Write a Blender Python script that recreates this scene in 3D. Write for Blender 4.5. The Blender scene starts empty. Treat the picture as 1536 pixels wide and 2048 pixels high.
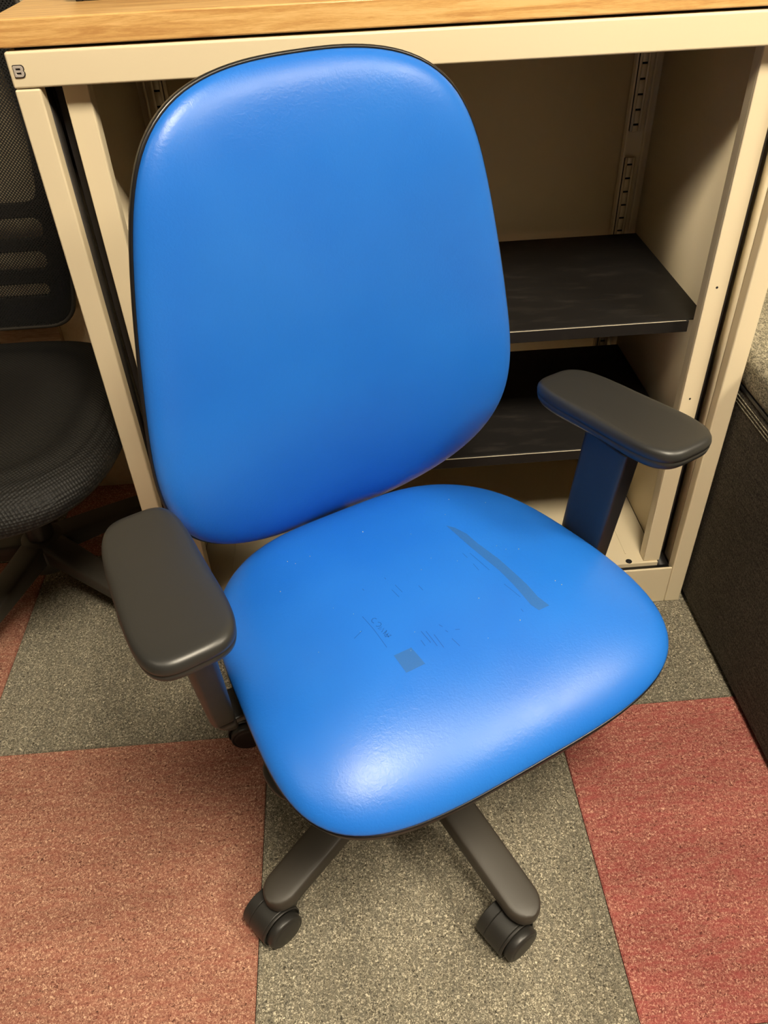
import bpy, bmesh, math, random
from mathutils import Vector, Matrix
random.seed(4)
C = bpy.context.scene.collection
PI = math.pi

# ------------------------------------------------------------------ camera
PITCH, YAW, ROLL = 0.69719, -0.03867, -0.04874
CAM = Vector((0.37017, -1.06998, 1.18273))
FPX = 1598.62
R = Matrix.Rotation(YAW, 3, 'Z') @ Matrix.Rotation(PI / 2 - PITCH, 3, 'X') @ Matrix.Rotation(ROLL, 3, 'Z')
cd = bpy.data.cameras.new('camera'); cam = bpy.data.objects.new('camera', cd); C.objects.link(cam)
cam.matrix_world = Matrix.Translation(CAM) @ R.to_4x4()
cd.sensor_fit = 'HORIZONTAL'; cd.sensor_width = 36; cd.lens = 36 * FPX / 1536
cd.clip_start = 0.02
bpy.context.scene.camera = cam

# ------------------------------------------------------------------ world, exposure
w = bpy.data.worlds.new('world'); bpy.context.scene.world = w; w.use_nodes = True
w.node_tree.nodes['Background'].inputs[0].default_value = (1.0, 0.86, 0.66, 1)
w.node_tree.nodes['Background'].inputs[1].default_value = 0.10
vs = bpy.context.scene.view_settings
vs.view_transform = 'Standard'; vs.look = 'None'; vs.gamma = 1; vs.use_curve_mapping = False
vs.exposure = 0.0
LIGHT_COL = (1.0, 0.87, 0.66)
CEIL = 2.55
# ceiling luminaires: centre x, centre y, size x, size y, radiance of the diffuser
PANELS = [(0.72, -1.33, 0.60, 0.60, 80.0), (2.35, -1.33, 0.60, 0.60, 72.0), (-0.95, -1.33, 0.60, 0.60, 10.0)]

# ------------------------------------------------------------------ node helpers
def srgb(r, g, b):
    f = lambda c: (c / 255 / 12.92) if c / 255 <= 0.04045 else ((c / 255 + 0.055) / 1.055) ** 2.4
    return (f(r), f(g), f(b), 1)

def material(name, col, rough=0.5, metal=0.0, spec=0.5, coat=0.0, coat_rough=0.1):
    m = bpy.data.materials.new(name); m.use_nodes = True
    b = m.node_tree.nodes['Principled BSDF']
    b.inputs['Base Color'].default_value = col; b.inputs['Roughness'].default_value = rough
    b.inputs['Metallic'].default_value = metal; b.inputs['Specular IOR Level'].default_value = spec
    b.inputs['Coat Weight'].default_value = coat; b.inputs['Coat Roughness'].default_value = coat_rough
    return m

def N(m, typ, **kw):
    n = m.node_tree.nodes.new(typ)
    for k, v in kw.items():
        if hasattr(n, k): setattr(n, k, v)
        else: n.inputs[k].default_value = v
    return n

def L(m, a, b): m.node_tree.links.new(a, b)

def coords(m, which='Object', scale=(1, 1, 1), rot=(0, 0, 0)):
    mp = N(m, 'ShaderNodeMapping'); mp.inputs['Scale'].default_value = scale; mp.inputs['Rotation'].default_value = rot
    if which == 'World':
        g = N(m, 'ShaderNodeNewGeometry'); L(m, g.outputs['Position'], mp.inputs['Vector'])
    else:
        t = N(m, 'ShaderNodeTexCoord'); L(m, t.outputs[which], mp.inputs['Vector'])
    return mp.outputs[0]

def noise(m, vec, scale, detail=2, rough=0.5, dist=0.0):
    n = N(m, 'ShaderNodeTexNoise'); n.inputs['Scale'].default_value = scale; n.inputs['Detail'].default_value = detail
    n.inputs['Roughness'].default_value = rough; n.inputs['Distortion'].default_value = dist
    L(m, vec, n.inputs['Vector']); return n.outputs['Fac']

def ramp(m, fac, stops):
    r = N(m, 'ShaderNodeValToRGB'); e = r.color_ramp.elements
    while len(e) < len(stops): e.new(0.5)
    for i, (p, c) in enumerate(stops): e[i].position = p; e[i].color = c
    L(m, fac, r.inputs['Fac']); return r.outputs['Color']

def bump(m, h, strength, dist):
    b = N(m, 'ShaderNodeBump'); b.inputs['Strength'].default_value = strength; b.inputs['Distance'].default_value = dist
    L(m, h, b.inputs['Height']); L(m, b.outputs[0], m.node_tree.nodes['Principled BSDF'].inputs['Normal'])

def base(m, col): L(m, col, m.node_tree.nodes['Principled BSDF'].inputs['Base Color'])

def math_(m, op, a, b=None):
    n = N(m, 'ShaderNodeMath'); n.operation = op
    for i, v in enumerate((a, b)):
        if v is None: continue
        if isinstance(v, (int, float)): n.inputs[i].default_value = v
        else: L(m, v, n.inputs[i])
    return n.outputs[0]

# ------------------------------------------------------------------ materials
def carpet(name, dark, mid, light, accent, stretch, mottle):
    m = material(name, mid, 0.95, spec=0.15)
    v = coords(m, 'World')
    vs_ = coords(m, 'World', stretch)
    fibre = noise(m, v, 330, 4, 0.72, 1.2)
    col = ramp(m, fibre, [(0.36, dark), (0.47, mid), (0.53, mid), (0.63, light)])
    streak = noise(m, vs_, 55, 3, 0.6, 0.3)
    broad = noise(m, vs_, 6, 3, 0.6)
    s = ramp(m, streak, [(0.40, (0, 0, 0, 1)), (0.68, (1, 1, 1, 1))])
    mx = N(m, 'ShaderNodeMix'); mx.data_type = 'RGBA'; mx.blend_type = 'MIX'
    L(m, math_(m, 'MULTIPLY', s, mottle), mx.inputs[0]); L(m, col, mx.inputs[6]); mx.inputs[7].default_value = accent
    mb = N(m, 'ShaderNodeMix'); mb.data_type = 'RGBA'; mb.blend_type = 'MULTIPLY'; mb.inputs[0].default_value = 1
    L(m, mx.outputs[2], mb.inputs[6])
    L(m, ramp(m, broad, [(0.3, (0.84, 0.84, 0.84, 1)), (0.7, (1.1, 1.1, 1.1, 1))]), mb.inputs[7])
    base(m, mb.outputs[2])
    bump(m, fibre, 0.8, 0.003)
    return m

M_GREY = carpet('carpet_grey', srgb(44, 41, 35), srgb(134, 127, 110), srgb(240, 230, 205), srgb(100, 99, 92), (2.2, 0.7, 1), 0.45)
M_RED = carpet('carpet_red', srgb(76, 46, 38), srgb(170, 119, 101), srgb(246, 208, 178), srgb(168, 98, 84), (0.6, 2.4, 1), 0.5)
M_RED2 = carpet('carpet_red_bright', srgb(80, 40, 36), srgb(172, 104, 94), srgb(246, 200, 176), srgb(180, 84, 84), (0.6, 2.4, 1), 0.6)

def m_vinyl():
    m = material('blue_vinyl', srgb(20, 106, 208), 0.36, spec=0.5)
    v = coords(m)
    broad = noise(m, v, 5, 3)
    base(m, ramp(m, broad, [(0.3, srgb(24, 98, 192)), (0.7, srgb(32, 108, 200))]))
    fine = noise(m, v, 420, 3, 0.6, 0.4)
    grain = noise(m, v, 160, 4, 0.6, 1.2)
    h = math_(m, 'ADD', math_(m, 'MULTIPLY', fine, 0.35), math_(m, 'MULTIPLY', grain, 0.65))
    bump(m, h, 0.22, 0.0015)
    r = math_(m, 'ADD', math_(m, 'MULTIPLY', noise(m, v, 30, 4), 0.1), 0.33)
    L(m, r, m.node_tree.nodes['Principled BSDF'].inputs['Roughness'])
    return m
M_BLUE = m_vinyl()

def plastic(name, col, rough, gs=700, st=0.12):
    m = material(name, col, rough, spec=0.5)
    bump(m, noise(m, coords(m), gs, 2), st, 0.0006)
    r = math_(m, 'ADD', math_(m, 'MULTIPLY', noise(m, coords(m), 14, 4), 0.12), rough - 0.06)
    L(m, r, m.node_tree.nodes['Principled BSDF'].inputs['Roughness'])
    return m
M_BLK = plastic('black_plastic', srgb(38, 37, 35), 0.42)
M_PAD = plastic('armrest_pad_black', srgb(38, 38, 37), 0.40, 900, 0.06)
M_BASE = plastic('base_nylon', srgb(58, 54, 48), 0.50)
M_PIPE = material('black_piping', srgb(22, 22, 24), 0.3)
M_CHROME = material('gas_column_steel', srgb(60, 60, 60), 0.3, 0.8)

def m_paint(name, col, rough=0.42):
    m = material(name, col, rough, spec=0.45)
    v = coords(m)
    bump(m, noise(m, v, 900, 2), 0.05, 0.0004)
    base(m, ramp(m, noise(m, v, 3, 3), [(0.3, tuple(c * 0.97 for c in col[:3]) + (1,)), (0.7, col)]))
    return m
M_CREAM = m_paint('cream_painted_steel', srgb(220, 206, 176))
M_GROOVE = material('black_track', srgb(20, 18, 17), 0.5)
M_DARKHOLE = material('slot_dark', srgb(14, 12, 11), 0.8)
M_SLAT = m_paint('tambour_dark', srgb(34, 30, 27), 0.6)
def m_shelf():
    m = material('black_shelf_paint', srgb(30, 28, 27), 0.55, spec=0.4)
    v = coords(m)
    dust = noise(m, coords(m, 'Object', (1, 3, 1)), 14, 6, 0.7)
    base(m, ramp(m, dust, [(0.52, srgb(20, 18, 17)), (0.8, srgb(44, 40, 37))]))
    bump(m, noise(m, v, 1200, 2), 0.1, 0.0004)
    return m
M_SHELF = m_shelf()
M_EDGE = material('shelf_edge_highlight', srgb(168, 160, 144), 0.45)

def m_wood(name, a, b, c, rough, along=(1.6, 26, 26), s=4.5):
    m = material(name, b, rough, spec=0.5)
    v = coords(m, 'Object', along)
    g = noise(m, v, s, 5, 0.62, 0.7)
    fine = noise(m, coords(m, 'Object', (along[0] * 3, along[1] * 4, along[2] * 4)), s * 4, 4, 0.7, 0.3)
    k = math_(m, 'ADD', math_(m, 'MULTIPLY', g, 0.7), math_(m, 'MULTIPLY', fine, 0.3))
    base(m, ramp(m, k, [(0.40, a), (0.5, b), (0.58, c)]))
    bump(m, k, 0.08, 0.0006)
    return m
M_OAK = m_wood('oak_laminate', srgb(186, 138, 82), srgb(210, 166, 104), srgb(224, 184, 124), 0.28)
M_BOARD = m_wood('old_board', srgb(138, 116, 86), srgb(176, 156, 124), srgb(204, 186, 154), 0.6, (1, 8, 8))

M_WALL = material('wall_plaster', srgb(206, 192, 160), 0.9, spec=0.2)
base(M_WALL, ramp(M_WALL, noise(M_WALL, coords(M_WALL), 40, 5), [(0.3, srgb(198, 184, 152)), (0.6, srgb(210, 197, 165))]))
bump(M_WALL, noise(M_WALL, coords(M_WALL), 120, 4), 0.4, 0.003)
M_CEIL = material('ceiling_grey', srgb(128, 124, 118), 0.9)
M_ROOM = material('room_wall_paint', srgb(110, 102, 92), 0.9)

def m_fabric(name, a, b, sc, warp=(1, 1, 1), streak=0.0):
    m = material(name, a, 0.9, spec=0.2)
    v = coords(m, 'World', warp)
    wv = N(m, 'ShaderNodeTexVoronoi'); wv.inputs['Scale'].default_value = sc; L(m, v, wv.inputs['Vector'])
    n = noise(m, v, sc * 0.5, 3, 0.7, 0.5)
    k = math_(m, 'ADD', math_(m, 'MULTIPLY', wv.outputs['Distance'], 0.6), math_(m, 'MULTIPLY', n, 0.7))
    if streak:
        st = noise(m, coords(m, 'World', (4, 2.2, 60)), 6, 4, 0.7)
        k = math_(m, 'ADD', k, math_(m, 'MULTIPLY', math_(m, 'SUBTRACT', st, 0.5), streak))
    base(m, ramp(m, k, [(0.42, a), (0.95, b)]))
    bump(m, k, 0.5, 0.0015)
    return m
M_BENCH = m_fabric('bench_side_fabric', srgb(38, 35, 31), srgb(92, 86, 76), 420, (1, 1, 1), 0.8)
M_BENCHTOP = m_fabric('bench_seat_fabric', srgb(78, 76, 66), srgb(176, 168, 146), 420, (1, 0.6, 1))
def m_seatmesh():
    m = material('black_seat_fabric', srgb(14, 14, 14), 0.62, spec=0.4)
    v = coords(m, 'Object', (1, 1, 1), (0, 0, PI / 4))
    w1 = N(m, 'ShaderNodeTexVoronoi'); w1.inputs['Scale'].default_value = 210; w1.inputs['Randomness'].default_value = 0.0
    L(m, v, w1.inputs['Vector'])
    base(m, ramp(m, w1.outputs['Distance'], [(0.25, srgb(34, 33, 31)), (0.5, srgb(8, 8, 8))]))
    bump(m, w1.outputs['Distance'], 0.6, 0.003)
    return m
M_SEATMESH = m_seatmesh()
def m_net():
    m = material('open_black_net', srgb(20, 20, 20), 0.6)
    v = coords(m, 'Object', (1, 1, 1), (0, PI / 4, 0))
    w1 = N(m, 'ShaderNodeTexVoronoi'); w1.inputs['Scale'].default_value = 235; w1.inputs['Randomness'].default_value = 0.0
    w1.voronoi_dimensions = '2D'
    sep = N(m, 'ShaderNodeSeparateXYZ'); L(m, v, sep.inputs[0])
    cmb = N(m, 'ShaderNodeCombineXYZ'); L(m, sep.outputs[0], cmb.inputs[0]); L(m, sep.outputs[2], cmb.inputs[1])
    L(m, cmb.outputs[0], w1.inputs['Vector'])
    hole = math_(m, 'LESS_THAN', w1.outputs['Distance'], 0.34)
    tr = N(m, 'ShaderNodeBsdfTransparent'); mix = N(m, 'ShaderNodeMixShader')
    L(m, hole, mix.inputs[0]); L(m, m.node_tree.nodes['Principled BSDF'].outputs[0], mix.inputs[1]); L(m, tr.outputs[0], mix.inputs[2])
    L(m, mix.outputs[0], m.node_tree.nodes['Material Output'].inputs['Surface'])
    return m
M_NET = m_net()
def m_film(name, col, alpha, rough):
    m = material(name, col, rough)
    m.node_tree.nodes['Principled BSDF'].inputs['Alpha'].default_value = alpha
    return m
M_RESIDUE = m_film('tape_residue', srgb(60, 108, 146), 0.33, 0.6)
M_INK = m_film('faded_ink', srgb(20, 70, 120), 0.42, 0.6)
M_SCUFF = m_film('scuff_mark', srgb(16, 60, 110), 0.38, 0.6)
M_DUST = material('dust_fleck', srgb(190, 180, 160), 0.9)
M_BADGE = material('badge_silver', srgb(196, 188, 182), 0.3, 0.3)
M_BADGE_DARK = material('badge_dark', srgb(26, 20, 22), 0.5)
M_SILVER = material('brushed_silver', srgb(150, 145, 130), 0.35, 0.6)
M_GLOSSBLK = material('gloss_black', srgb(28, 30, 30), 0.15)
M_DIFF = bpy.data.materials.new('lamp_diffuser'); M_DIFF.use_nodes = True

# ------------------------------------------------------------------ object helpers
def link(name, me, mats, parent=None, loc=(0, 0, 0), rot=(0, 0, 0), smooth=True, bevel=0, seg=2, wn=True):
    o = bpy.data.objects.new(name, me); C.objects.link(o)
    for m in (mats if isinstance(mats, (list, tuple)) else [mats]): me.materials.append(m)
    o.location = loc; o.rotation_euler = rot
    if parent is not None: o.parent = parent
    if smooth:
        me.polygons.foreach_set('use_smooth', [True] * len(me.polygons))
    if bevel:
        b = o.modifiers.new('bevel', 'BEVEL'); b.width = bevel; b.segments = seg; b.limit_method = 'ANGLE'; b.angle_limit = math.radians(35)
        b.harden_normals = False
        if wn:
            k = o.modifiers.new('wn', 'WEIGHTED_NORMAL'); k.keep_sharp = False
    return o

def mesh(bm, name='m'):
    bmesh.ops.recalc_face_normals(bm, faces=bm.faces)
    me = bpy.data.meshes.new(name); bm.to_mesh(me); bm.free(); return me

def bm_box(bm, x0, x1, y0, y1, z0, z1):
    vs = [bm.verts.new((x, y, z)) for x in (x0, x1) for y in (y0, y1) for z in (z0, z1)]
    for f in ((0, 1, 3, 2), (4, 6, 7, 5), (0, 4, 5, 1), (2, 3, 7, 6), (0, 2, 6, 4), (1, 5, 7, 3)):
        bm.faces.new([vs[i] for i in f])

def boxes(name, bs, mat, parent=None, bevel=0.0015, **kw):
    bm = bmesh.new()
    for b in bs: bm_box(bm, *b)
    return link(name, mesh(bm, name), mat, parent, bevel=bevel, **kw)

def thing(name, label, cat, loc=(0, 0, 0), rz=0, group=None):
    o = bpy.data.objects.new(name, None); C.objects.link(o); o.empty_display_size = 0.05
    o.location = loc; o.rotation_euler = (0, 0, rz); o['label'] = label; o['category'] = cat
    if group: o['group'] = group
    return o

def loft(rings, closed=True, cap0=True, cap1=True):
    bm = bmesh.new(); V = [[bm.verts.new(p) for p in r] for r in rings]; n = len(rings[0])
    for a, b in zip(V, V[1:]):
        for i in range(n if closed else n - 1):
            j = (i + 1) % n; bm.faces.new((a[i], a[j], b[j], b[i]))
    if cap0: bm.faces.new(V[0][::-1])
    if cap1: bm.faces.new(V[-1])
    return bm

def cyl_between(a, b, r0, r1, n=24, bm=None):
    a, b = Vector(a), Vector(b); d = (b - a).normalized()
    u = d.orthogonal().normalized(); v = d.cross(u)
    rings = [[p + (u * math.cos(t) + v * math.sin(t)) * r for t in [2 * PI * i / n for i in range(n)]] for p, r in ((a, r0), (b, r1))]
    return loft(rings)

def lathe_axis(prof, n=36):            # prof: (radius, x) along local X axis
    rings = [[(x, r * math.cos(2 * PI * i / n), r * math.sin(2 * PI * i / n)) for i in range(n)] for r, x in prof]
    return loft(rings)

def lathe_z(prof, n=36, c=(0, 0)):
    rings = [[(c[0] + r * math.cos(2 * PI * i / n), c[1] + r * math.sin(2 * PI * i / n), z) for i in range(n)] for r, z in prof]
    return loft(rings)

def tube(pts, r, closed=False, n=8):
    pts = [Vector(p) for p in pts]; rings = []; m = len(pts); prev = None
    for i, p in enumerate(pts):
        a = pts[(i - 1) % m] if (closed or i > 0) else p; b = pts[(i + 1) % m] if (closed or i < m - 1) else p
        d = (b - a).normalized()
        u = d.orthogonal().normalized() if prev is None else (prev - d * prev.dot(d)).normalized()
        prev = u; v = d.cross(u)
        rings.append([p + (u * math.cos(2 * PI * k / n) + v * math.sin(2 * PI * k / n)) * r for k in range(n)])
    if closed: rings.append(rings[0])
    bm = loft(rings, cap0=not closed, cap1=not closed)
    if closed: bmesh.ops.remove_doubles(bm, verts=bm.verts, dist=1e-6)
    return bm

def curve_mesh(splines, extrude, bevel=0.0, res=1):
    """splines: lists of (x, y) closed outlines; inner ones become holes"""
    cu = bpy.data.curves.new('c', 'CURVE'); cu.dimensions = '2D'; cu.fill_mode = 'BOTH'
    cu.extrude = extrude; cu.bevel_depth = bevel; cu.bevel_resolution = res
    for s in splines:
        sp = cu.splines.new('POLY'); sp.points.add(len(s) - 1)
        for p, q in zip(sp.points, s): p.co = (q[0], q[1], 0, 1)
        sp.use_cyclic_u = True
    o = bpy.data.objects.new('tmp', cu); C.objects.link(o)
    dg = bpy.context.evaluated_depsgraph_get(); me = bpy.data.meshes.new_from_object(o.evaluated_get(dg))
    bpy.data.objects.remove(o); bpy.data.curves.remove(cu)
    return me

def rounded(pts, r, seg=6):
    out = []; n = len(pts)
    for i in range(n):
        p = Vector(pts[i]); a = Vector(pts[i - 1]) - p; b = Vector(pts[(i + 1) % n]) - p
        rr = r[i] if isinstance(r, (list, tuple)) else r
        rr = min(rr, a.length * 0.49, b.length * 0.49)
        pa, pb = p + a.normalized() * rr, p + b.normalized() * rr
        for k in range(seg + 1):
            t = k / seg; q = pa * (1 - t) ** 2 + p * 2 * t * (1 - t) + pb * t * t; out.append((q.x, q.y))
    return out

# ================================================================== SETTING
TX, TY = 0.1829, -0.2356                     # a corner of the carpet tile grid
floor = boxes('floor', [(-2.4, 3.4, -4.2, 0.52, -0.05, -0.006)], material('subfloor', srgb(60, 55, 48), 0.9), bevel=0, smooth=False)
floor['kind'] = 'structure'
pattern = {(-2, 0): 'r', (-1, 0): 'g', (0, 0): 'g', (1, 0): 'g', (-1, -1): 'r', (0, -1): 'g', (1, -1): 'R', (-2, -1): 'g',
           (-1, 1): 'r', (-2, 1): 'g', (0, 1): 'r', (1, 1): 'g', (1, -2): 'g', (0, -2): 'r', (-1, -2): 'g'}
tile_me = {}
for key, m in (('g', M_GREY), ('r', M_RED), ('R', M_RED2)):
    bm = bmesh.new(); bm_box(bm, 0.0006, 0.4994, 0.0006, 0.4994, -0.006, 0.0)
    bmesh.ops.bevel(bm, geom=[e for e in bm.edges if all(v.co.z > -0.001 for v in e.verts)], offset=0.0014, segments=2, affect='EDGES')
    me = mesh(bm, 'carpet_tile'); me.materials.append(m); tile_me[key] = me
for i in range(-5, 7):
    for j in range(-8, 2):
        x, y = TX + 0.5 * i, TY + 0.5 * j
        if x < -2.4 or x + 0.5 > 3.4 or y < -4.2: continue
        key = pattern.get((i, j), 'g' if (i * 3 + j * 5) % 4 < 2 else 'r')
        me = tile_me[key]
        if j == 1:                            # cut course against the wall
            bm = bmesh.new(); bm_box(bm, 0.0006, 0.4994, 0.0006, 0.52 - y, -0.006, 0.0); me = mesh(bm, 'carpet_tile'); me.materials.append(tile_me[key].materials[0])
        o = bpy.data.objects.new('carpet_tile', me); C.objects.link(o); o.parent = floor
        o.location = (x, y, 0)
def slab(name, b, mat):
    o = boxes(name, [b], mat, bevel=0, smooth=False); o['kind'] = 'structure'; return o
slab('wall_back', (-2.4, 3.4, 0.52, 0.62, -0.05, CEIL), M_WALL)
slab('wall_left', (-2.5, -2.4, -4.2, 0.62, -0.05, CEIL), M_ROOM)
slab('wall_right', (3.4, 3.5, -4.2, 0.62, -0.05, CEIL), M_ROOM)
slab('wall_front', (-2.5, 3.5, -4.3, -4.2, -0.05, CEIL), M_ROOM)
slab('ceiling', (-2.5, 3.5, -4.3, 0.62, CEIL, CEIL + 0.1), M_CEIL)
# ceiling luminaires
nt = M_DIFF.node_tree; nt.nodes.clear()
em = nt.nodes.new('ShaderNodeEmission'); out = nt.nodes.new('ShaderNodeOutputMaterial'); nt.links.new(em.outputs[0], out.inputs[0])
em.inputs[0].default_value = (*LIGHT_COL, 1)
places = ['right above the blue chair', 'farthest right beside the wall', 'left above the mesh chair side']
for k, (x, y, sx, sy, e) in enumerate(PANELS):
    t = thing('ceiling_light', 'square white ceiling light panel at the ' + places[k], 'light', (x, y, CEIL - 0.012))
    mm = M_DIFF.copy(); mm.node_tree.nodes['Emission'].inputs[1].default_value = e
    boxes('diffuser', [(-sx / 2, sx / 2, -sy / 2, sy / 2, -0.002, 0.004)], mm, t, bevel=0, smooth=False)
    a, b = sx / 2, sy / 2
    boxes('frame', [(-a - .02, a + .02, -b - .02, -b, -0.008, 0.012), (-a - .02, a + .02, b, b + .02, -0.008, 0.012),
                    (-a - .02, -a, -b, b, -0.008, 0.012), (a, a + .02, -b, b, -0.008, 0.012)], M_CEIL, t, bevel=0, smooth=False)

# wooden board fixed along the wall behind the mesh chair
o = boxes('trim_1', [(-1.4, -0.232, 0.503, 0.52, 0.22, 0.452)], M_BOARD, bevel=0.001); o['kind'] = 'structure'

# ================================================================== CABINET
W, H, D = 0.992, 1.014, 0.47
cab = thing('tambour_cabinet', 'cream painted steel office cabinet with open front and black shelves behind the blue chair', 'cabinet', (0, 0, 0))
PW = 0.030                                  # front post width
boxes('fascia', [(0.0, W, 0.0, 0.020, H - 0.0385, H), (0.0, W, 0.020, D, H - 0.012, H)], M_CREAM, cab, bevel=0.003, seg=3)
for a, b in ((0.0, PW), (W - PW, W)):
    boxes('front_post', [(a, b, 0.0, 0.022, 0.0, H - 0.0395)], M_CREAM, cab, bevel=0.0025, seg=3)
for a, b in ((0.0, 0.004), (W - 0.004, W)):
    boxes('outer_side_panel', [(a, b, 0.022, D, 0.0, H - 0.0125)], M_CREAM, cab, bevel=0.0008)
for a, b, m_ in ((PW - 0.0015, PW - 0.0002, M_SLAT), (W - PW + 0.0002, W - PW + 0.0015, M_CREAM)):
    boxes('track_liner', [(a, b, 0.0225, 0.046, 0.09, H - 0.0125)], m_, cab, bevel=0)
JX = 0.0482
for a, b, c in ((JX, 0.079, 1), (W - 0.079, W - JX, -1)):
    boxes('inner_jamb', [(a, b, 0.026, 0.030, 0.091, H - 0.0125),
                         (b - 0.003, b, 0.030, 0.050, 0.091, H - 0.0125) if c > 0 else (a, a + 0.003, 0.030, 0.050, 0.091, H - 0.0125)],
          M_CREAM, cab, bevel=0.0014, seg=2)
    x = a if c > 0 else b
    boxes('inner_side_panel', [(x, x + 0.003, 0.0305, 0.43, 0.0915, H - 0.0125) if c > 0 else (x - 0.003, x, 0.0305, 0.43, 0.0915, H - 0.0125)],
          M_CREAM, cab, bevel=0)
    sx = 0.004 if c > 0 else W - 0.004 - 0.036
    # rolled up tambour slats standing in the side slot, far back
    bs = []
    for k in range(12):
        bs.append(((0.0315 if c > 0 else W - 0.0465), (0.0465 if c > 0 else W - 0.0315), 0.052 + 0.024 * k, 0.074 + 0.024 * k, 0.092, H - 0.02))
    o = boxes('tambour', bs, M_SLAT, cab, bevel=0.001); o['kind'] = 'stuff'
boxes('back_panel', [(0.004, W - 0.004, 0.44, D, 0.0, H - 0.0125)], M_CREAM, cab, bevel=0)
boxes('base_rail', [(PW + 0.0004, W - PW - 0.0004, 0.001, 0.006, 0.0, 0.0915)], M_CREAM, cab, bevel=0.0015)
boxes('track_channel', [(PW + 0.0004, W - PW - 0.0004, 0.0062, 0.0215, 0.078, 0.082)], M_GROOVE, cab, bevel=0)
for a, b in ((PW + 0.0004, JX + 0.003), (W - JX - 0.003, W - PW - 0.0004)):
    boxes('track_side', [(a, b, 0.0217, 0.42, 0.078, 0.083)], M_GROOVE, cab, bevel=0)
boxes('bottom_shelf', [(JX + 0.0032, W - JX - 0.0032, 0.0222, 0.4395, 0.070, 0.0905)], M_CREAM, cab, bevel=0.001)
for sx in (0.111, W - 0.111 + 0.004):       # folded lips along both sides of the bottom shelf
    boxes('floor_lip', [(sx - 0.0012, sx + 0.0012, 0.05, 0.43, 0.0905, 0.0918)], M_CREAM, cab, bevel=0.0004)
for sx in (0.885, 0.107):
    link('bolt_hole', mesh(lathe_z([(0.0001, 0.0910), (0.0062, 0.0910), (0.0062, 0.0906)], 20, (sx, 0.029))), M_DARKHOLE, cab)
for sx, y_, z_ in ((0.927, 0.0257, 0.6535), (0.927, 0.0257, 0.459)):
    link('pin_hole', mesh(cyl_between((sx, y_, z_), (sx, y_ + 0.0004, z_), 0.0018, 0.0018, 12)), M_DARKHOLE, cab)
# slotted uprights in the back corners
for side in (0, 1):
    def X(a, b): return (a, b) if side else (W - b, W - a)
    a, b = X(0.893, 0.9435)
    bs = [(a, b, 0.432, 0.4395, 0.091, H - 0.0125)]
    a2, b2 = X(0.893, 0.8965); bs.append((a2, b2, 0.424, 0.432, 0.091, H - 0.0125))
    a2, b2 = X(0.926, 0.9295); bs.append((a2, b2, 0.424, 0.432, 0.091, H - 0.0125))
    up = boxes('slotted_upright', bs, M_CREAM, cab, bevel=0.0006)
    a, b = X(0.8985, 0.9175)
    for z0, n in ((0.5925, 6), (0.782, 10), (0.26, 12)):
        bs = [(a, a + 0.0045, 0.4235, 0.4255, z0 - 0.012, z0 + 0.0243 * (n - 1) + 0.012),
              (b - 0.0045, b, 0.4235, 0.4255, z0 - 0.012, z0 + 0.0243 * (n - 1) + 0.012)]
        for k in range(n + 1):
            zz0 = z0 - 0.012 if k == 0 else z0 + 0.0243 * (k - 1) + 0.0018
            zz1 = z0 + 0.0243 * (n - 1) + 0.012 if k == n else z0 + 0.0243 * k - 0.0018
            bs.append((a + 0.0045, b - 0.0045, 0.4235, 0.4255, zz0, zz1))
        boxes('clip_strip', bs, M_CREAM, up, bevel=0)
        boxes('slot_backing', [(a, b, 0.4258, 0.4300, z0 - 0.011, z0 + 0.0243 * (n - 1) + 0.011)], M_DARKHOLE, up, bevel=0)
# shelves
for k, z in enumerate((0.5865, 0.348)):
    s = thing('cabinet_shelf', ['upper black steel shelf inside the cream cabinet', 'lower black steel shelf inside the cream cabinet'][k], 'shelf', (0, 0, z), 0, 'black cabinet shelves')
    x0, x1 = JX + 0.0035, W - JX - 0.0035
    boxes('shelf_panel', [(x0, x1, 0.0605, 0.422, -0.002, 0.0)], M_SHELF, s, bevel=0.0004)
    boxes('front_lip', [(x0 + 0.03, x1 - 0.03, 0.056, 0.060, -0.020, -0.0006)], M_SHELF, s, bevel=0.001)
    boxes('edge_highlight', [(x0 + 0.03, x1 - 0.035, 0.0556, 0.0578, -0.0007, 0.0002)], M_EDGE, s, bevel=0.0004)  # highlight on the front edge, put in as a pale coloured strip
    s.children[-1]['label'] = 'painted highlight strip along the front edge of the shelf'
    for xx in (x0, x1 - 0.002): boxes('side_flange', [(xx, xx + 0.002, 0.062, 0.42, -0.022, -0.002)], M_SHELF, s, bevel=0)
# maker's badge on the fascia: a squared B with two slots
def badge_outline(x, z, w_, h_):
    return rounded([(x, z), (x + w_ * .84, z), (x + w_, z + h_ * .16), (x + w_, z + h_ * .40), (x + w_ * .9, z + h_ * .5),
                    (x + w_, z + h_ * .60), (x + w_, z + h_ * .84), (x + w_ * .84, z + h_), (x, z + h_)],
                   [.0010, .0018, .0018, .0008, .0004, .0008, .0018, .0018, .0010], 4)
bx, bz, bw, bh = 0.0068, 0.9885, 0.0108, 0.0112
b0 = link('maker_badge', curve_mesh([badge_outline(bx - .0009, bz - .0010, bw + .0020, bh + .0020)], 0.0006), M_BADGE_DARK, cab, (0, -0.0006, 0), (PI / 2, 0, 0), smooth=False)
b0['label'] = 'small silver letter B badge with two slots'
sl = lambda z: [(bx + .0022, z), (bx + .0080, z), (bx + .0080, z + .0025), (bx + .0022, z + .0025)]
link('letter_b', curve_mesh([badge_outline(bx, bz, bw, bh), sl(bz + .0022), sl(bz + .0066)], 0.0005, 0.0002), M_BADGE, b0, (0, 0, 0.0010), (0, 0, 0), smooth=False)

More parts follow.
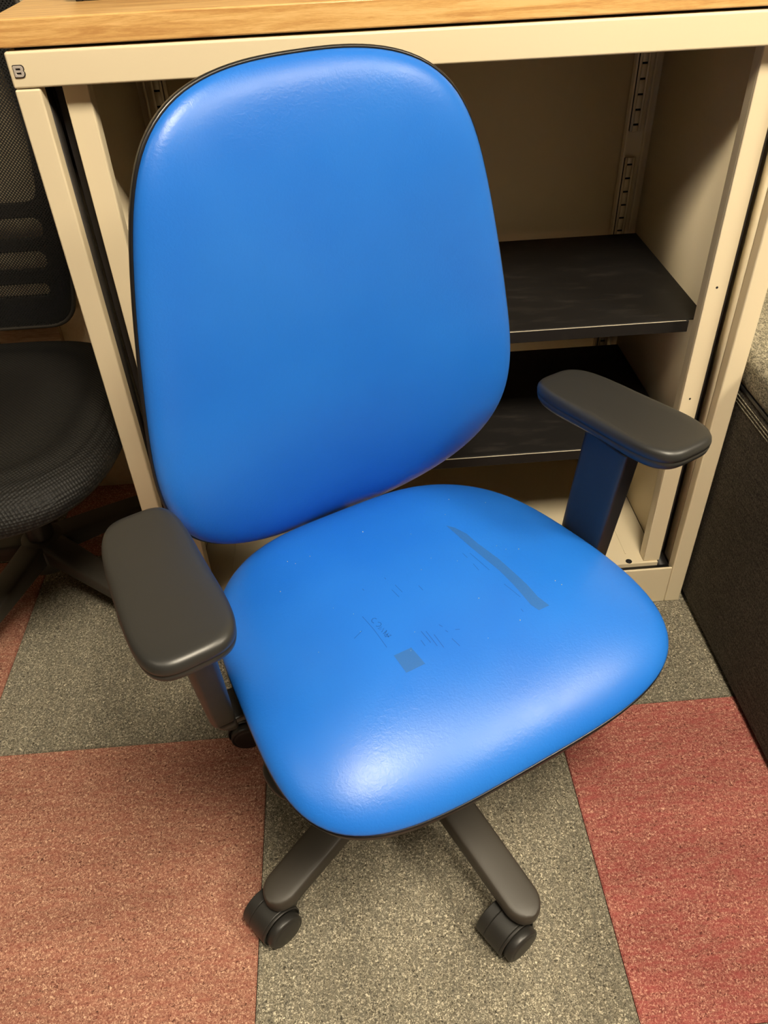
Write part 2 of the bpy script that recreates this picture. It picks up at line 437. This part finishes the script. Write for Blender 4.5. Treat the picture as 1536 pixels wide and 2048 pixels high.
# worktop
wt = boxes('worktop', [(-0.0085, 1.0005, 0.001, 0.50, H + 0.0035, H + 0.0325)], M_OAK, bevel=0.0022, seg=3)
wt['label'] = 'oak laminate worktop lying on top of the cream cabinet'; wt['category'] = 'worktop'
boxes('packer_strip', [(0.01, 0.98, 0.012, 0.46, H, H + 0.0035)], M_GROOVE, wt, bevel=0)
# slim black device on the worktop
dv = thing('desktop_device', 'slim black device with silver underside lying on the oak worktop', 'device', (0.058, 0.103, H + 0.0325))
boxes('top_shell', [(0.0, 0.40, 0.0, 0.26, 0.0085, 0.020)], M_GLOSSBLK, dv, bevel=0.005, seg=4)
boxes('silver_chassis', [(0.008, 0.392, 0.004, 0.25, 0.003, 0.0085)], M_SILVER, dv, bevel=0.0012)
boxes('rubber_foot', [(0.010, 0.018, 0.006, 0.016, 0.0, 0.003)], M_GROOVE, dv, bevel=0.0008)
boxes('rubber_foot', [(0.38, 0.388, 0.006, 0.016, 0.0, 0.003)], M_GROOVE, dv, bevel=0.0008)
boxes('rubber_foot', [(0.2, 0.21, 0.23, 0.24, 0.0, 0.003)], M_GROOVE, dv, bevel=0.0008)

# ================================================================== BENCH on the right
bn = thing('upholstered_bench', 'dark grey fabric bench with lighter woven seat right of the cabinet', 'bench', (0, 0, 0))
bm = bmesh.new(); bm_box(bm, 1.000, 1.68, -1.3, 0.50, 0.012, 0.478)
link('side_upholstery', mesh(bm), M_BENCH, bn, bevel=0.006, seg=3)
boxes('plinth', [(1.02, 1.66, -1.28, 0.48, 0.0, 0.012)], M_GROOVE, bn, bevel=0)
for z in (0.470, 0.4635, 0.457):
    link('seam_cord', mesh(tube([(1.0002, y, z) for y in (-1.29, -0.6, 0.0, 0.49)], 0.0011)), M_BENCHTOP, bn)
bm = bmesh.new(); bm_box(bm, 1.001, 1.68, -1.3, 0.50, 0.4785, 0.545)
link('seat_cushion', mesh(bm), M_BENCHTOP, bn, bevel=0.02, seg=6)
link('piping', mesh(tube([(1.003, y, 0.4835) for y in (-1.29, -0.6, 0.0, 0.49)], 0.0032)), M_PIPE, bn)
boxes('backrest', [(1.25, 1.68, 0.40, 0.50, 0.5455, 0.80)], M_BENCH, bn, bevel=0.02, seg=4)

# ================================================================== BLUE TASK CHAIR
PHI = math.radians(26)
SC, FC = 0.2216, 0.4970                       # chair centre along its own side / front axes
cx = SC * math.cos(PHI) + FC * math.sin(PHI); cy = SC * math.sin(PHI) - FC * math.cos(PHI)
ch = thing('task_chair', 'blue vinyl office chair with black armrests and castors in front of the cabinet', 'chair', (cx, cy, 0), PHI)
# chair frame: local x = side, local -y = front
def P(s, f, z): return (s - SC, -(f - FC), z)
NTH = 176
def outline(L_, W_, nf, nb, tp, q, c3):
    """closed plan outline of a cushion: front/back exponents nf/nb, taper tp, waist q; resampled evenly"""
    pts = []
    for i in range(720):
        t_ = 2 * PI * i / 720 + 0.001; c_, s_ = math.cos(t_), math.sin(t_)
        k = 0.5 + 0.5 * math.tanh(c_ * 2.5); n_ = nb + (nf - nb) * k
        w_ = L_ * math.copysign(abs(c_) ** (2 / n_), c_); t = w_ / L_
        pts.append((W_ * math.copysign(abs(s_) ** (2 / n_), s_) * (1 + tp * t + q * t * t + c3 * t ** 3), w_))
    d = [0.0]
    for a_, b_ in zip(pts, pts[1:] + pts[:1]): d.append(d[-1] + math.dist(a_, b_))
    out = []; j = 0
    for k in range(NTH):
        g = d[-1] * k / NTH
        while d[j + 1] < g: j += 1
        f_ = (g - d[j]) / max(d[j + 1] - d[j], 1e-9); a_, b_ = pts[j], pts[(j + 1) % 720]
        out.append((a_[0] + (b_[0] - a_[0]) * f_, a_[1] + (b_[1] - a_[1]) * f_))
    return out
SEAT = dict(s=0.2265, f=0.535, h=0.0547, t=0.0582, cv=0.7427, n=2.1)
SO = outline(0.2355, 0.2506, 3.553, 3.847, 0.0818, -0.0245, 0.1273)
SPOL = sorted((math.atan2(u, w_), math.hypot(u, w_)) for u, w_ in SO)
SPOL = [(SPOL[-1][0] - 2 * PI, SPOL[-1][1])] + SPOL + [(SPOL[0][0] + 2 * PI, SPOL[0][1])]
def seat_rad(th):
    for (a_, ra), (b_, rb) in zip(SPOL, SPOL[1:]):
        if a_ <= th <= b_: return ra + (rb - ra) * (th - a_) / max(b_ - a_, 1e-9)
    return SPOL[0][1]
def seat_base(u, w_): return 0.44 + SEAT['t'] * w_ - (SEAT['cv'] * w_ * w_ if w_ > 0 else 0)
def seat_top(u, w_, rho):
    return seat_base(u, w_) + SEAT['h'] * (1 - rho ** SEAT['n']) ** (1 / SEAT['n']) - 0.004 * (1 - rho * rho) ** 2
def seat_z(u, w_):
    return seat_top(u, w_, min(math.hypot(u, w_) / seat_rad(math.atan2(u, w_)), 1.0))
def seat_ring(rho, zf):
    return [P(SEAT['s'] + u * rho, SEAT['f'] + w_ * rho, zf(u * rho, w_ * rho)) for u, w_ in SO]
rhos = [1.0, .9995, .998, .995, .99, .98, .965, .945, .92, .89, .85, .8, .74, .67, .59, .5, .4, .3, .2, .1, .02]
rings = [seat_ring(0.983, lambda u, w_: seat_base(u, w_) - 0.004), seat_ring(0.990, lambda u, w_: seat_base(u, w_) + 0.000)] + [seat_ring(r, lambda u, w_, r=r: seat_top(u, w_, r)) for r in rhos[1:]]
seat = link('seat_cushion', mesh(loft(rings)), M_BLUE, ch)
seat['label'] = 'blue vinyl seat with scuffs and tape residue'
link('piping', mesh(tube(seat_ring(0.990, lambda u, w_: seat_base(u, w_) - 0.004), 0.0024, True)), M_PIPE, seat)
rings = [seat_ring(0.977, lambda u, w_: seat_base(u, w_) - 0.005), seat_ring(0.981, lambda u, w_: seat_base(u, w_) - 0.010),
         seat_ring(0.975, lambda u, w_: seat_base(u, w_) - 0.021), seat_ring(0.95, lambda u, w_: seat_base(u, w_) - 0.0255),
         seat_ring(0.6, lambda u, w_: seat_base(u, w_) - 0.026), seat_ring(0.1, lambda u, w_: seat_base(u, w_) - 0.026)]
link('seat_pan', mesh(loft(rings)), M_BLK, ch)
# marks lying on the seat, draped over its surface
def drape_poly(pts, name, mat, lift=0.0003, sub=3):
    bm = bmesh.new(); vs = [bm.verts.new((x, y, 0)) for x, y in pts]; bm.faces.new(vs)
    bmesh.ops.triangulate(bm, faces=bm.faces)
    bmesh.ops.subdivide_edges(bm, edges=bm.edges, cuts=sub, use_grid_fill=True)
    for v in bm.verts:
        u, w_ = v.co.x, v.co.y; v.co = Vector(P(SEAT['s'] + u, SEAT['f'] + w_, seat_z(u, w_) + lift))
    me = mesh(bm)
    return link(name, me, mat, seat)
def drape_strokes(lines, wd, name, mat, lift=0.0004):
    bm = bmesh.new()
    for ln in lines:
        pts = []
        for a, b in zip(ln, ln[1:]):
            n = max(1, int(math.dist(a, b) / 0.004))
            pts += [(a[0] + (b[0] - a[0]) * k / n, a[1] + (b[1] - a[1]) * k / n) for k in range(n)]
        pts.append(ln[-1]); prev = None
        for i, q in enumerate(pts):
            a = Vector(pts[max(i - 1, 0)]); b = Vector(pts[min(i + 1, len(pts) - 1)]); d = (b - a).normalized()
            nn = Vector((-d.y, d.x)) * wd / 2
            cur = []
            for sgn in (-1, 1):
                u, w_ = q[0] + sgn * nn.x, q[1] + sgn * nn.y
                cur.append(bm.verts.new(P(SEAT['s'] + u, SEAT['f'] + w_, seat_z(u, w_) + lift)))
            if prev: bm.faces.new((prev[0], prev[1], cur[1], cur[0]))
            prev = cur
    return link(name, mesh(bm), mat, seat)
o = drape_poly([[-0.0861, 0.0797], [-0.0637, 0.0804], [-0.061, 0.1056], [-0.0853, 0.1052]], 'tape_residue', M_RESIDUE)
o['label'] = 'square patch of grey tape residue'
strip = [[0.0881, -0.0789], [0.0946, -0.069], [0.1004, -0.0489], [0.1005, -0.0244], [0.1046, 0.0141], [0.1054, 0.0385], [0.1071, 0.0691], [0.1067, 0.0909], [0.111, 0.1077], [0.0956, 0.1077], [0.0917, 0.097], [0.0923, 0.0613], [0.0921, 0.0339], [0.0899, 0.0054], [0.0882, -0.0251], [0.0881, -0.053]]
o = drape_poly(strip, 'tape_residue', M_RESIDUE); o['label'] = 'long torn strip of grey tape residue'
letters = [[[-0.0764, 0.0241], [-0.0772, 0.0218], [-0.0795, 0.0209], [-0.082, 0.0222], [-0.0831, 0.0248], [-0.0821, 0.0279]], [[-0.0775, 0.0291], [-0.0754, 0.0315], [-0.0758, 0.0341], [-0.0785, 0.0356], [-0.0813, 0.0345], [-0.0823, 0.0326]], [[-0.0826, 0.038], [-0.0767, 0.0373], [-0.0819, 0.0404], [-0.076, 0.041], [-0.0814, 0.0444]], [[-0.0812, 0.0477], [-0.0751, 0.0453], [-0.0814, 0.0503], [-0.075, 0.0499], [-0.0816, 0.0524], [-0.0789, 0.0536]], [[-0.0777, 0.0499], [-0.0782, 0.0554]], [[-0.0786, 0.0538], [-0.0742, 0.0544], [-0.0754, 0.0523]]]
drape_strokes(letters, 0.0009, 'ink_letters', M_INK)
scuffs = [[[-0.1119, 0.0348], [-0.0989, 0.0299]], [[-0.0881, 0.0109], [-0.0869, 0.0361], [-0.0872, 0.0663]], [[-0.0337, -0.0317], [-0.0333, -0.0285]], [[-0.0371, -0.0081], [-0.0363, 0.0079]], [[-0.0295, -0.0133], [-0.0288, 0.0029]], [[-0.0065, 0.0042], [-0.0063, 0.0139]], [[-0.0422, 0.0668], [-0.041, 0.0855]], [[-0.0374, 0.0696], [-0.0369, 0.0927]], [[-0.0318, 0.078], [-0.0316, 0.098]], [[-0.0489, 0.0774], [-0.0489, 0.0861]], [[-0.0194, 0.0692], [-0.0174, 0.0736]], [[-0.0173, 0.0796], [-0.0161, 0.0829]], [[-0.017, 0.0925], [-0.0145, 0.1047]], [[-0.0069, 0.0841], [-0.0021, 0.0863]], [[0.0725, -0.0175], [0.0726, -0.0067]], [[0.0718, 0.0068], [0.0707, 0.0205]], [[0.0775, 0.0963], [0.0776, 0.101]], [[0.083, 0.0558], [0.0876, 0.082]], [[0.0804, -0.0126], [0.0819, 0.0272]], [[-0.0656, -0.0301], [-0.0654, -0.0264]]]
o = drape_strokes(scuffs, 0.0007, 'scuff_marks', M_SCUFF); o['kind'] = 'stuff'
bm = bmesh.new()
for k in range(26):
    u, w_ = random.uniform(-0.17, 0.17), random.uniform(-0.16, 0.14)
    bmesh.ops.create_icosphere(bm, subdivisions=1, radius=random.uniform(0.00035, 0.0007), matrix=Matrix.Translation(P(SEAT['s'] + u, SEAT['f'] + w_, seat_z(u, w_) + 0.0004)))
o = link('dust_flecks', mesh(bm), M_DUST, seat); o['kind'] = 'stuff'

# backrest
BK = dict(s=0.2276, f=0.296, z=0.7195, tau=0.0048, cw=1.1307, cl=-0.1015, c3=0.7106, h=0.0602, n=2.0)
BO = outline(0.3076, 0.2383, 2.83, 3.198, -0.187, -0.0816, 0.3473)
def back_pt(u, w_, d):
    dd = BK['cw'] * u * u + BK['cl'] * w_ * w_ + BK['c3'] * w_ ** 3 + d
    ct, st = math.cos(BK['tau']), math.sin(BK['tau'])
    return P(BK['s'] + u, BK['f'] - w_ * st + dd * ct, BK['z'] + w_ * ct + dd * st)
def back_ring(rho, d): return [back_pt(u * rho, w_ * rho, d) for u, w_ in BO]
prof = lambda rho: BK['h'] * (1 - rho ** BK['n']) ** (1 / BK['n'])
rings = [back_ring(1.0, 0.0)] + [back_ring(r, prof(r)) for r in rhos[1:]]
back = link('backrest_cushion', mesh(loft(rings)), M_BLUE, ch)
link('piping', mesh(tube(back_ring(1.003, -0.001), 0.0024, True)), M_PIPE, back)
rings = [back_ring(1.0, -0.003), back_ring(1.003, -0.008), back_ring(0.998, -0.016), back_ring(0.97, -0.0215), back_ring(0.85, -0.025), back_ring(0.6, -0.026), back_ring(0.4, -0.026), back_ring(0.2, -0.026), back_ring(0.03, -0.026)]
link('backrest_shell', mesh(loft(rings)), M_BASE, ch)
# upright behind the backrest
bp = [P(0.224, 0.43, 0.395), P(0.224, 0.30, 0.39), P(0.224, 0.255, 0.42), P(0.224, 0.245, 0.52), P(0.224, 0.262, 0.66), P(0.224, 0.268, 0.78)]
rr = []
for i, q in enumerate(bp):
    a = Vector(bp[max(i - 1, 0)]); b = Vector(bp[min(i + 1, len(bp) - 1)]); d = (b - a).normalized(); nv = Vector((0, -d.z, d.y)) * 0.006
    q = Vector(q); sx = Vector((0.032, 0, 0)); rr.append([q - sx - nv, q + sx - nv, q + sx + nv, q - sx + nv])
link('back_upright', mesh(loft(rr)), M_BLK, ch, bevel=0.003)
# mechanism, column
boxes('tilt_mechanism', [(-0.075, 0.075, -0.13, 0.11, 0.355, 0.405)], M_BLK, ch, bevel=0.012, seg=3)
link('gas_column', mesh(lathe_z([(0.014, 0.36), (0.014, 0.25), (0.025, 0.248), (0.026, 0.13), (0.024, 0.055)])), M_CHROME, ch)
# seat height lever poking out under the front left of the seat
lv = link('lever', mesh(tube([(-0.07, -0.05, 0.375), (-0.16, -0.06, 0.366), (-0.226, -0.085, 0.352)], 0.005)), M_BLK, ch)
bm = bmesh.new()
bmesh.ops.create_uvsphere(bm, u_segments=20, v_segments=12, radius=1.0, matrix=Matrix.Translation((-0.232, -0.108, 0.352)) @ Matrix.Rotation(math.radians(8), 4, 'Z') @ Matrix.Diagonal((0.016, 0.033, 0.009, 1)))
link('paddle', mesh(bm), M_BLK, lv)

# armrests
PADS = dict(Ln=0.112, W=0.046, n=3.69, tp=0.077, q=0.039, k=0.072, bd=-0.002)
def pad_ring(e, z, sg, s0, f0, z0, rt, pt, n=96):
    out = []
    for i in range(n):
        th = 2 * PI * (i + .5) / n; c, s = math.cos(th), math.sin(th)
        w_ = PADS['Ln'] * math.copysign(abs(c) ** (2 / PADS['n']), c); t = w_ / PADS['Ln']
        u = PADS['W'] * math.copysign(abs(s) ** (2 / PADS['n']), s) * (1 + PADS['tp'] * t + PADS['q'] * t * t) + PADS['bd'] * t * t
        w_ += PADS['k'] * u
        L0 = math.hypot(u, w_); ex = -e; uu = u + ex * u / max(L0, 1e-6); ww = w_ + ex * w_ / max(L0, 1e-6)
        a = sg * (uu * math.cos(rt) + ww * math.sin(rt)); b = -uu * math.sin(rt) + ww * math.cos(rt)
        out.append(P(s0 + a, f0 + b, z0 + z + pt * ww))
    return out
arms = [(1, 0.498, 0.551, 0.654, 0.102, 0.031, (0.474, 0.572), 0.022, -0.045), (-1, -0.068, 0.546, 0.662, 0.043, 0.02, (-0.066, 0.600), 0.022, -0.098)]
for sg, s0, f0, z0, rt, pt, (ps, pf), dls, dlf in arms:
    rg = lambda e, z: pad_ring(e, z, sg, s0, f0, z0, rt, pt)
    prof_ = [(0.03, 0.0028), (0.012, 0.0026), (0.007, 0.002), (0.003, 0.0002), (0.0008, -0.003), (0.0, -0.007), (0.0004, -0.0105), (0.0014, -0.0115), (0.0014, -0.0125),
             (0.0006, -0.0135), (0.002, -0.019), (0.006, -0.0235), (0.014, -0.0255), (0.03, -0.026)]
    pad = link('arm_pad', mesh(loft([rg(e, z) for e, z in prof_])), M_PAD, ch)
    # post: flat oval column widening slightly upward, bent inwards under the seat
    def post_ring(s, f, z, a, b, n=28, ex=4.0, tilt=0.0):
        o_ = []
        for i in range(n):
            t = 2 * PI * (i + .5) / n; c, s_ = math.cos(t), math.sin(t)
            o_.append(P(s + a * math.copysign(abs(c) ** (2 / ex), c), f + b * math.copysign(abs(s_) ** (2 / ex), s_), z + tilt * (math.copysign(abs(c) ** (2 / ex), c)) * a))
        return o_
    zt = z0 - 0.024; zb = 0.398
    rings = []
    for t in (0.0, 0.5, 0.93, 1.0):
        k = 1.0 if t < 0.9 else (0.99 if t < 0.95 else 0.9)
        rings.append(post_ring(ps + dls * t, pf + dlf * t, zt + (zb - zt) * t, 0.0150 * k, 0.036 * k, ex=7.0))
    post = link('arm_post', mesh(loft(rings)), M_BLK, ch, bevel=0.002)
    es, ef = ps + dls, pf + dlf
    rings = [post_ring(es - sg * 0.001, ef, 0.3975, 0.0125, 0.031), post_ring(es - sg * 0.004, ef, 0.386, 0.0130, 0.030), post_ring(es - sg * 0.010, ef, 0.374, 0.008, 0.026)]
    link('arm_elbow', mesh(loft(rings)), M_BLK, post)
    xi, xo = sorted((es - SC - sg * 0.006, sg * 0.06))
    boxes('arm_bracket', [(xi, xo, -(ef - FC) - 0.024, -(ef - FC) + 0.024, 0.378, 0.389)], M_BLK, post, bevel=0.003)

# five-star base
def star_leg_rings(length, z_in, z_out, w_in, w_out, th_in, th_out):
    rings = []
    st = [(0.030, 1.0), (0.06, 1.0), (0.12, 1.0), (0.20, 1.0), (length - 0.026, 1.0), (length - 0.018, .93), (length - 0.010, .78), (length - 0.004, .55), (length, .18)]
    for x, k in st:
        t = min(x / length, 1); zt = z_in + (z_out - z_in) * t ** 1.1; wd = (w_in + (w_out - w_in) * t) / 2 * k; hh = th_in + (th_out - th_in) * t
        rings.append([(x, -wd, zt - hh), (x, -wd, zt - 0.006), (x, -wd * 0.9, zt - 0.002), (x, -wd * 0.6, zt), (x, wd * 0.6, zt), (x, wd * 0.9, zt - 0.002), (x, wd, zt - 0.006), (x, wd, zt - hh)])
    return rings
def castor(parent, stem, rz_axle, off, mats, first=None):
    """stem: xyz of the stem foot in parent space; axle direction rz; hood trails perpendicular to the axle"""
    c = bpy.data.objects.new('castor', CAST['hood']); C.objects.link(c); c.parent = parent
    c.location = stem; c.rotation_euler = (0, 0, rz_axle)
    b = c.modifiers.new('bevel', 'BEVEL'); b.width = 0.0016; b.segments = 2; b.limit_method = 'ANGLE'; b.angle_limit = math.radians(50)
    for sx in (-1, 1):
        wob = bpy.data.objects.new('wheel', CAST['wheel']); C.objects.link(wob); wob.parent = c
        wob.location = (sx * 0.0255, off, CW - stem[2]); wob.rotation_euler = (0, 0, 0 if sx > 0 else PI)
    return c
CW = 0.027                                    # wheel radius = axle height
# wheel along local x, outer face at +x
whm = mesh(lathe_axis([(0.004, -0.008), (0.0255, -0.008), (0.027, -0.006), (0.027, 0.003), (0.0258, 0.0052), (0.0235, 0.0062), (0.0222, 0.0056), (0.0215, 0.0066), (0.018, 0.0074), (0.001, 0.0078)], 40))
whm.materials.append(M_BLK); whm.polygons.foreach_set('use_smooth', [True] * len(whm.polygons))
# hood: half drum over the wheels plus stem socket
HOFF = -0.022
bm = bmesh.new()
n = 26; angs = [math.radians(-28 + 236 * i / n) for i in range(n + 1)]
STZ = 0.064
for x0, x1, r1, r0 in ((-0.0145, 0.0145, 0.0315, 0.012),):
    V = []
    for x in (x0, x1):
        for r in (r0, r1):
            V.append([bm.verts.new((x, HOFF - r * math.cos(a), CW - STZ + r * math.sin(a))) for a in angs])
    for i in range(n):
        bm.faces.new((V[0][i], V[1][i], V[1][i + 1], V[0][i + 1])); bm.faces.new((V[2][i], V[3][i], V[3][i + 1], V[2][i + 1]))
        bm.faces.new((V[1][i], V[3][i], V[3][i + 1], V[1][i + 1])); bm.faces.new((V[0][i], V[2][i], V[2][i + 1], V[0][i + 1]))
    for i in (0, n): bm.faces.new((V[0][i], V[1][i], V[3][i], V[2][i]))
# rims of the hood that curl over each wheel (a canopy from back to front over the top)
for x0, x1 in ((-0.030, -0.0145), (0.0145, 0.0190)):
    V = []
    for x in (x0, x1):
        for r in (0.0290, 0.0315):
            V.append([bm.verts.new((x, HOFF - r * math.cos(a), CW - STZ + r * math.sin(a))) for a in angs])
    for i in range(n):
        bm.faces.new((V[0][i], V[1][i], V[1][i + 1], V[0][i + 1])); bm.faces.new((V[2][i], V[3][i], V[3][i + 1], V[2][i + 1]))
        bm.faces.new((V[1][i], V[3][i], V[3][i + 1], V[1][i + 1])); bm.faces.new((V[0][i], V[2][i], V[2][i + 1], V[0][i + 1]))
    for i in (0, n): bm.faces.new((V[0][i], V[1][i], V[3][i], V[2][i]))
# stem socket
for (ra, za), (rb, zb) in (((0.017, -0.028), (0.017, -0.006)), ((0.0195, -0.006), (0.0195, -0.003)), ((0.0150, -0.003), (0.0150, 0.004))):
    m_ = 28
    A = [bm.verts.new((ra * math.cos(2 * PI * i / m_), ra * math.sin(2 * PI * i / m_), za)) for i in range(m_)]
    B = [bm.verts.new((rb * math.cos(2 * PI * i / m_), rb * math.sin(2 * PI * i / m_), zb)) for i in range(m_)]
    for i in range(m_): bm.faces.new((A[i], A[(i + 1) % m_], B[(i + 1) % m_], B[i]))
    bm.faces.new(A[::-1]); bm.faces.new(B)
hdm = mesh(bm); hdm.materials.append(M_BLK); hdm.polygons.foreach_set('use_smooth', [True] * len(hdm.polygons)); hdm.set_sharp_from_angle(angle=math.radians(40))
CAST = {'hood': hdm, 'wheel': whm}

hub = link('base_hub', mesh(lathe_z([(0.030, 0.060), (0.046, 0.062), (0.048, 0.10), (0.044, 0.122), (0.034, 0.130), (0.027, 0.131)])), M_BASE, ch)
LEG = 0.302
leg_me = mesh(loft(star_leg_rings(LEG, 0.128, 0.088, 0.054, 0.050, 0.034, 0.022)))
leg_ang = [math.radians(a) - PHI for a in (-134.5, -61.5, 10, 82, 154)]
castor_axle = [math.radians(a) for a in (-50, -56, -135, 60, -82)]   # world direction of each axle
for a, ax in zip(leg_ang, castor_axle):
    lg = link('leg', leg_me if leg_me.users == 0 else leg_me.copy(), M_BASE, ch, (0, 0, 0), (0, 0, a), bevel=0.0015, wn=False)
    castor(lg, (LEG - 0.026, 0, STZ), ax - PHI - a, HOFF, None)

# ================================================================== BLACK MESH CHAIR at the left
mc = thing('mesh_chair', 'black mesh-backed office chair standing left of the cream cabinet', 'chair', (-0.286, 0.205, 0), 0)
OX, OY = -0.286, 0.205
def mring(hw, hl, cxx, cyy, z, ex=3.0, n=96, sag=0.0):
    o_ = []
    for i in range(n):
        t = 2 * PI * i / n; c, s = math.cos(t), math.sin(t)
        x = hw * math.copysign(abs(c) ** (2 / ex), c); y = hl * math.copysign(abs(s) ** (2 / ex), s)
        fr = max(0, (-(y) - 0.12)) / 0.15
        o_.append((cxx + x - OX, cyy + y - OY, z - sag * fr * fr))
    return o_
sx_, sy_ = -0.268, 0.105
rings = [mring(.225, .235, sx_, sy_, .425, sag=.012), mring(.255, .268, sx_, sy_, .432, sag=.016), mring(.262, .276, sx_, sy_, .444, sag=.018), mring(.258, .272, sx_, sy_, .460, sag=.016),
         mring(.245, .259, sx_, sy_, .472, sag=.013), mring(.22, .235, sx_, sy_, .4805, sag=.008), mring(.17, .19, sx_, sy_, .4845, sag=.003), mring(.10, .11, sx_, sy_, .487), mring(.02, .02, sx_, sy_, .488)]
link('seat', mesh(loft(rings)), M_SEATMESH, mc)
rings = [mring(.20, .21, sx_, sy_, .400), mring(.235, .245, sx_, sy_, .412, sag=.010), mring(.23, .24, sx_, sy_, .4245, sag=.012)]
link('seat_pan', mesh(loft(rings)), M_BLK, mc)
# back: frame with windows, in its own plane
ang = math.radians(84)                        # plane reclined a little
def back_outline():
    return rounded([(-.155, 0.0), (.155, 0.0), (.195, .20), (.215, .42), (.190, .62), (-.190, .62), (-.215, .42), (-.195, .20)],
                   [.05, .05, .2, .2, .09, .09, .2, .2], 8)
def window(z0, z1, hw, drop=0.0):
    return rounded([(-hw, z0), (hw, z0), (hw, z1), (-hw, z1)], min((z1 - z0) / 2, .03), 6)
wins = [window(.058, .086, .128), window(.108, .146, .138), window(.166, .206, .146),
        rounded([(-.150, .228), (.150, .228), (.165, .36), (.130, .56), (-.130, .56), (-.165, .36)], [.03, .03, .1, .06, .06, .1], 6)]
BLOC = (-0.318 - OX, 0.420 - OY, 0.478)
fr = link('back_frame', curve_mesh([back_outline()] + wins, 0.004, 0.0025, 2), M_BLK, mc, BLOC, (ang, 0, 0), smooth=False)
net = curve_mesh([[(x * .985, y * .992 + .004) for x, y in back_outline()]], 0.0002)
# net lies in front of the frame: stored so that its local x/z carry the weave
for v in net.vertices: v.co = Vector((v.co.x, -v.co.z, v.co.y))
link('back_net', net, M_NET, mc, (BLOC[0], BLOC[1] - 0.009, BLOC[2]), (ang - PI / 2, 0, 0), smooth=False)
link('back_rim', mesh(tube([(x, y, 0.004) for x, y in back_outline()], 0.005, True)), M_BASE, fr)
boxes('back_stem', [(-0.352 - OX - .02, -0.352 - OX + .02, 0.30 - OY, 0.445 - OY, 0.385, 0.399)], M_BLK, mc, bevel=0.004)
boxes('back_bracket', [(-0.352 - OX - .02, -0.352 - OX + .02, 0.436 - OY, 0.448 - OY, 0.399, 0.56)], M_BLK, mc, bevel=0.004)
boxes('tilt_mechanism', [(-.07, .07, -.12, .16, .345, .398)], M_BLK, mc, bevel=0.012, seg=3)
link('gas_column', mesh(lathe_z([(0.014, 0.35), (0.014, 0.27), (0.026, 0.268), (0.027, 0.10), (0.024, 0.035)])), M_BLK, mc)
link('base_hub', mesh(lathe_z([(0.034, 0.050), (0.052, 0.056), (0.050, 0.11), (0.036, 0.122), (0.028, 0.123)])), M_BASE, mc)
leg2 = mesh(loft(star_leg_rings(0.30, 0.122, 0.088, 0.058, 0.044, 0.042, 0.022)))
for k, a in enumerate((-37, -109, 179, 107, 35)):
    a = math.radians(a)
    lg = link('leg', leg2 if leg2.users == 0 else leg2.copy(), M_BASE, mc, (0, 0, 0), (0, 0, a), bevel=0.0015, wn=False)
    castor(lg, (0.274, 0, STZ), math.radians((-90, 70, 10, 40, -90)[k]), HOFF, None)
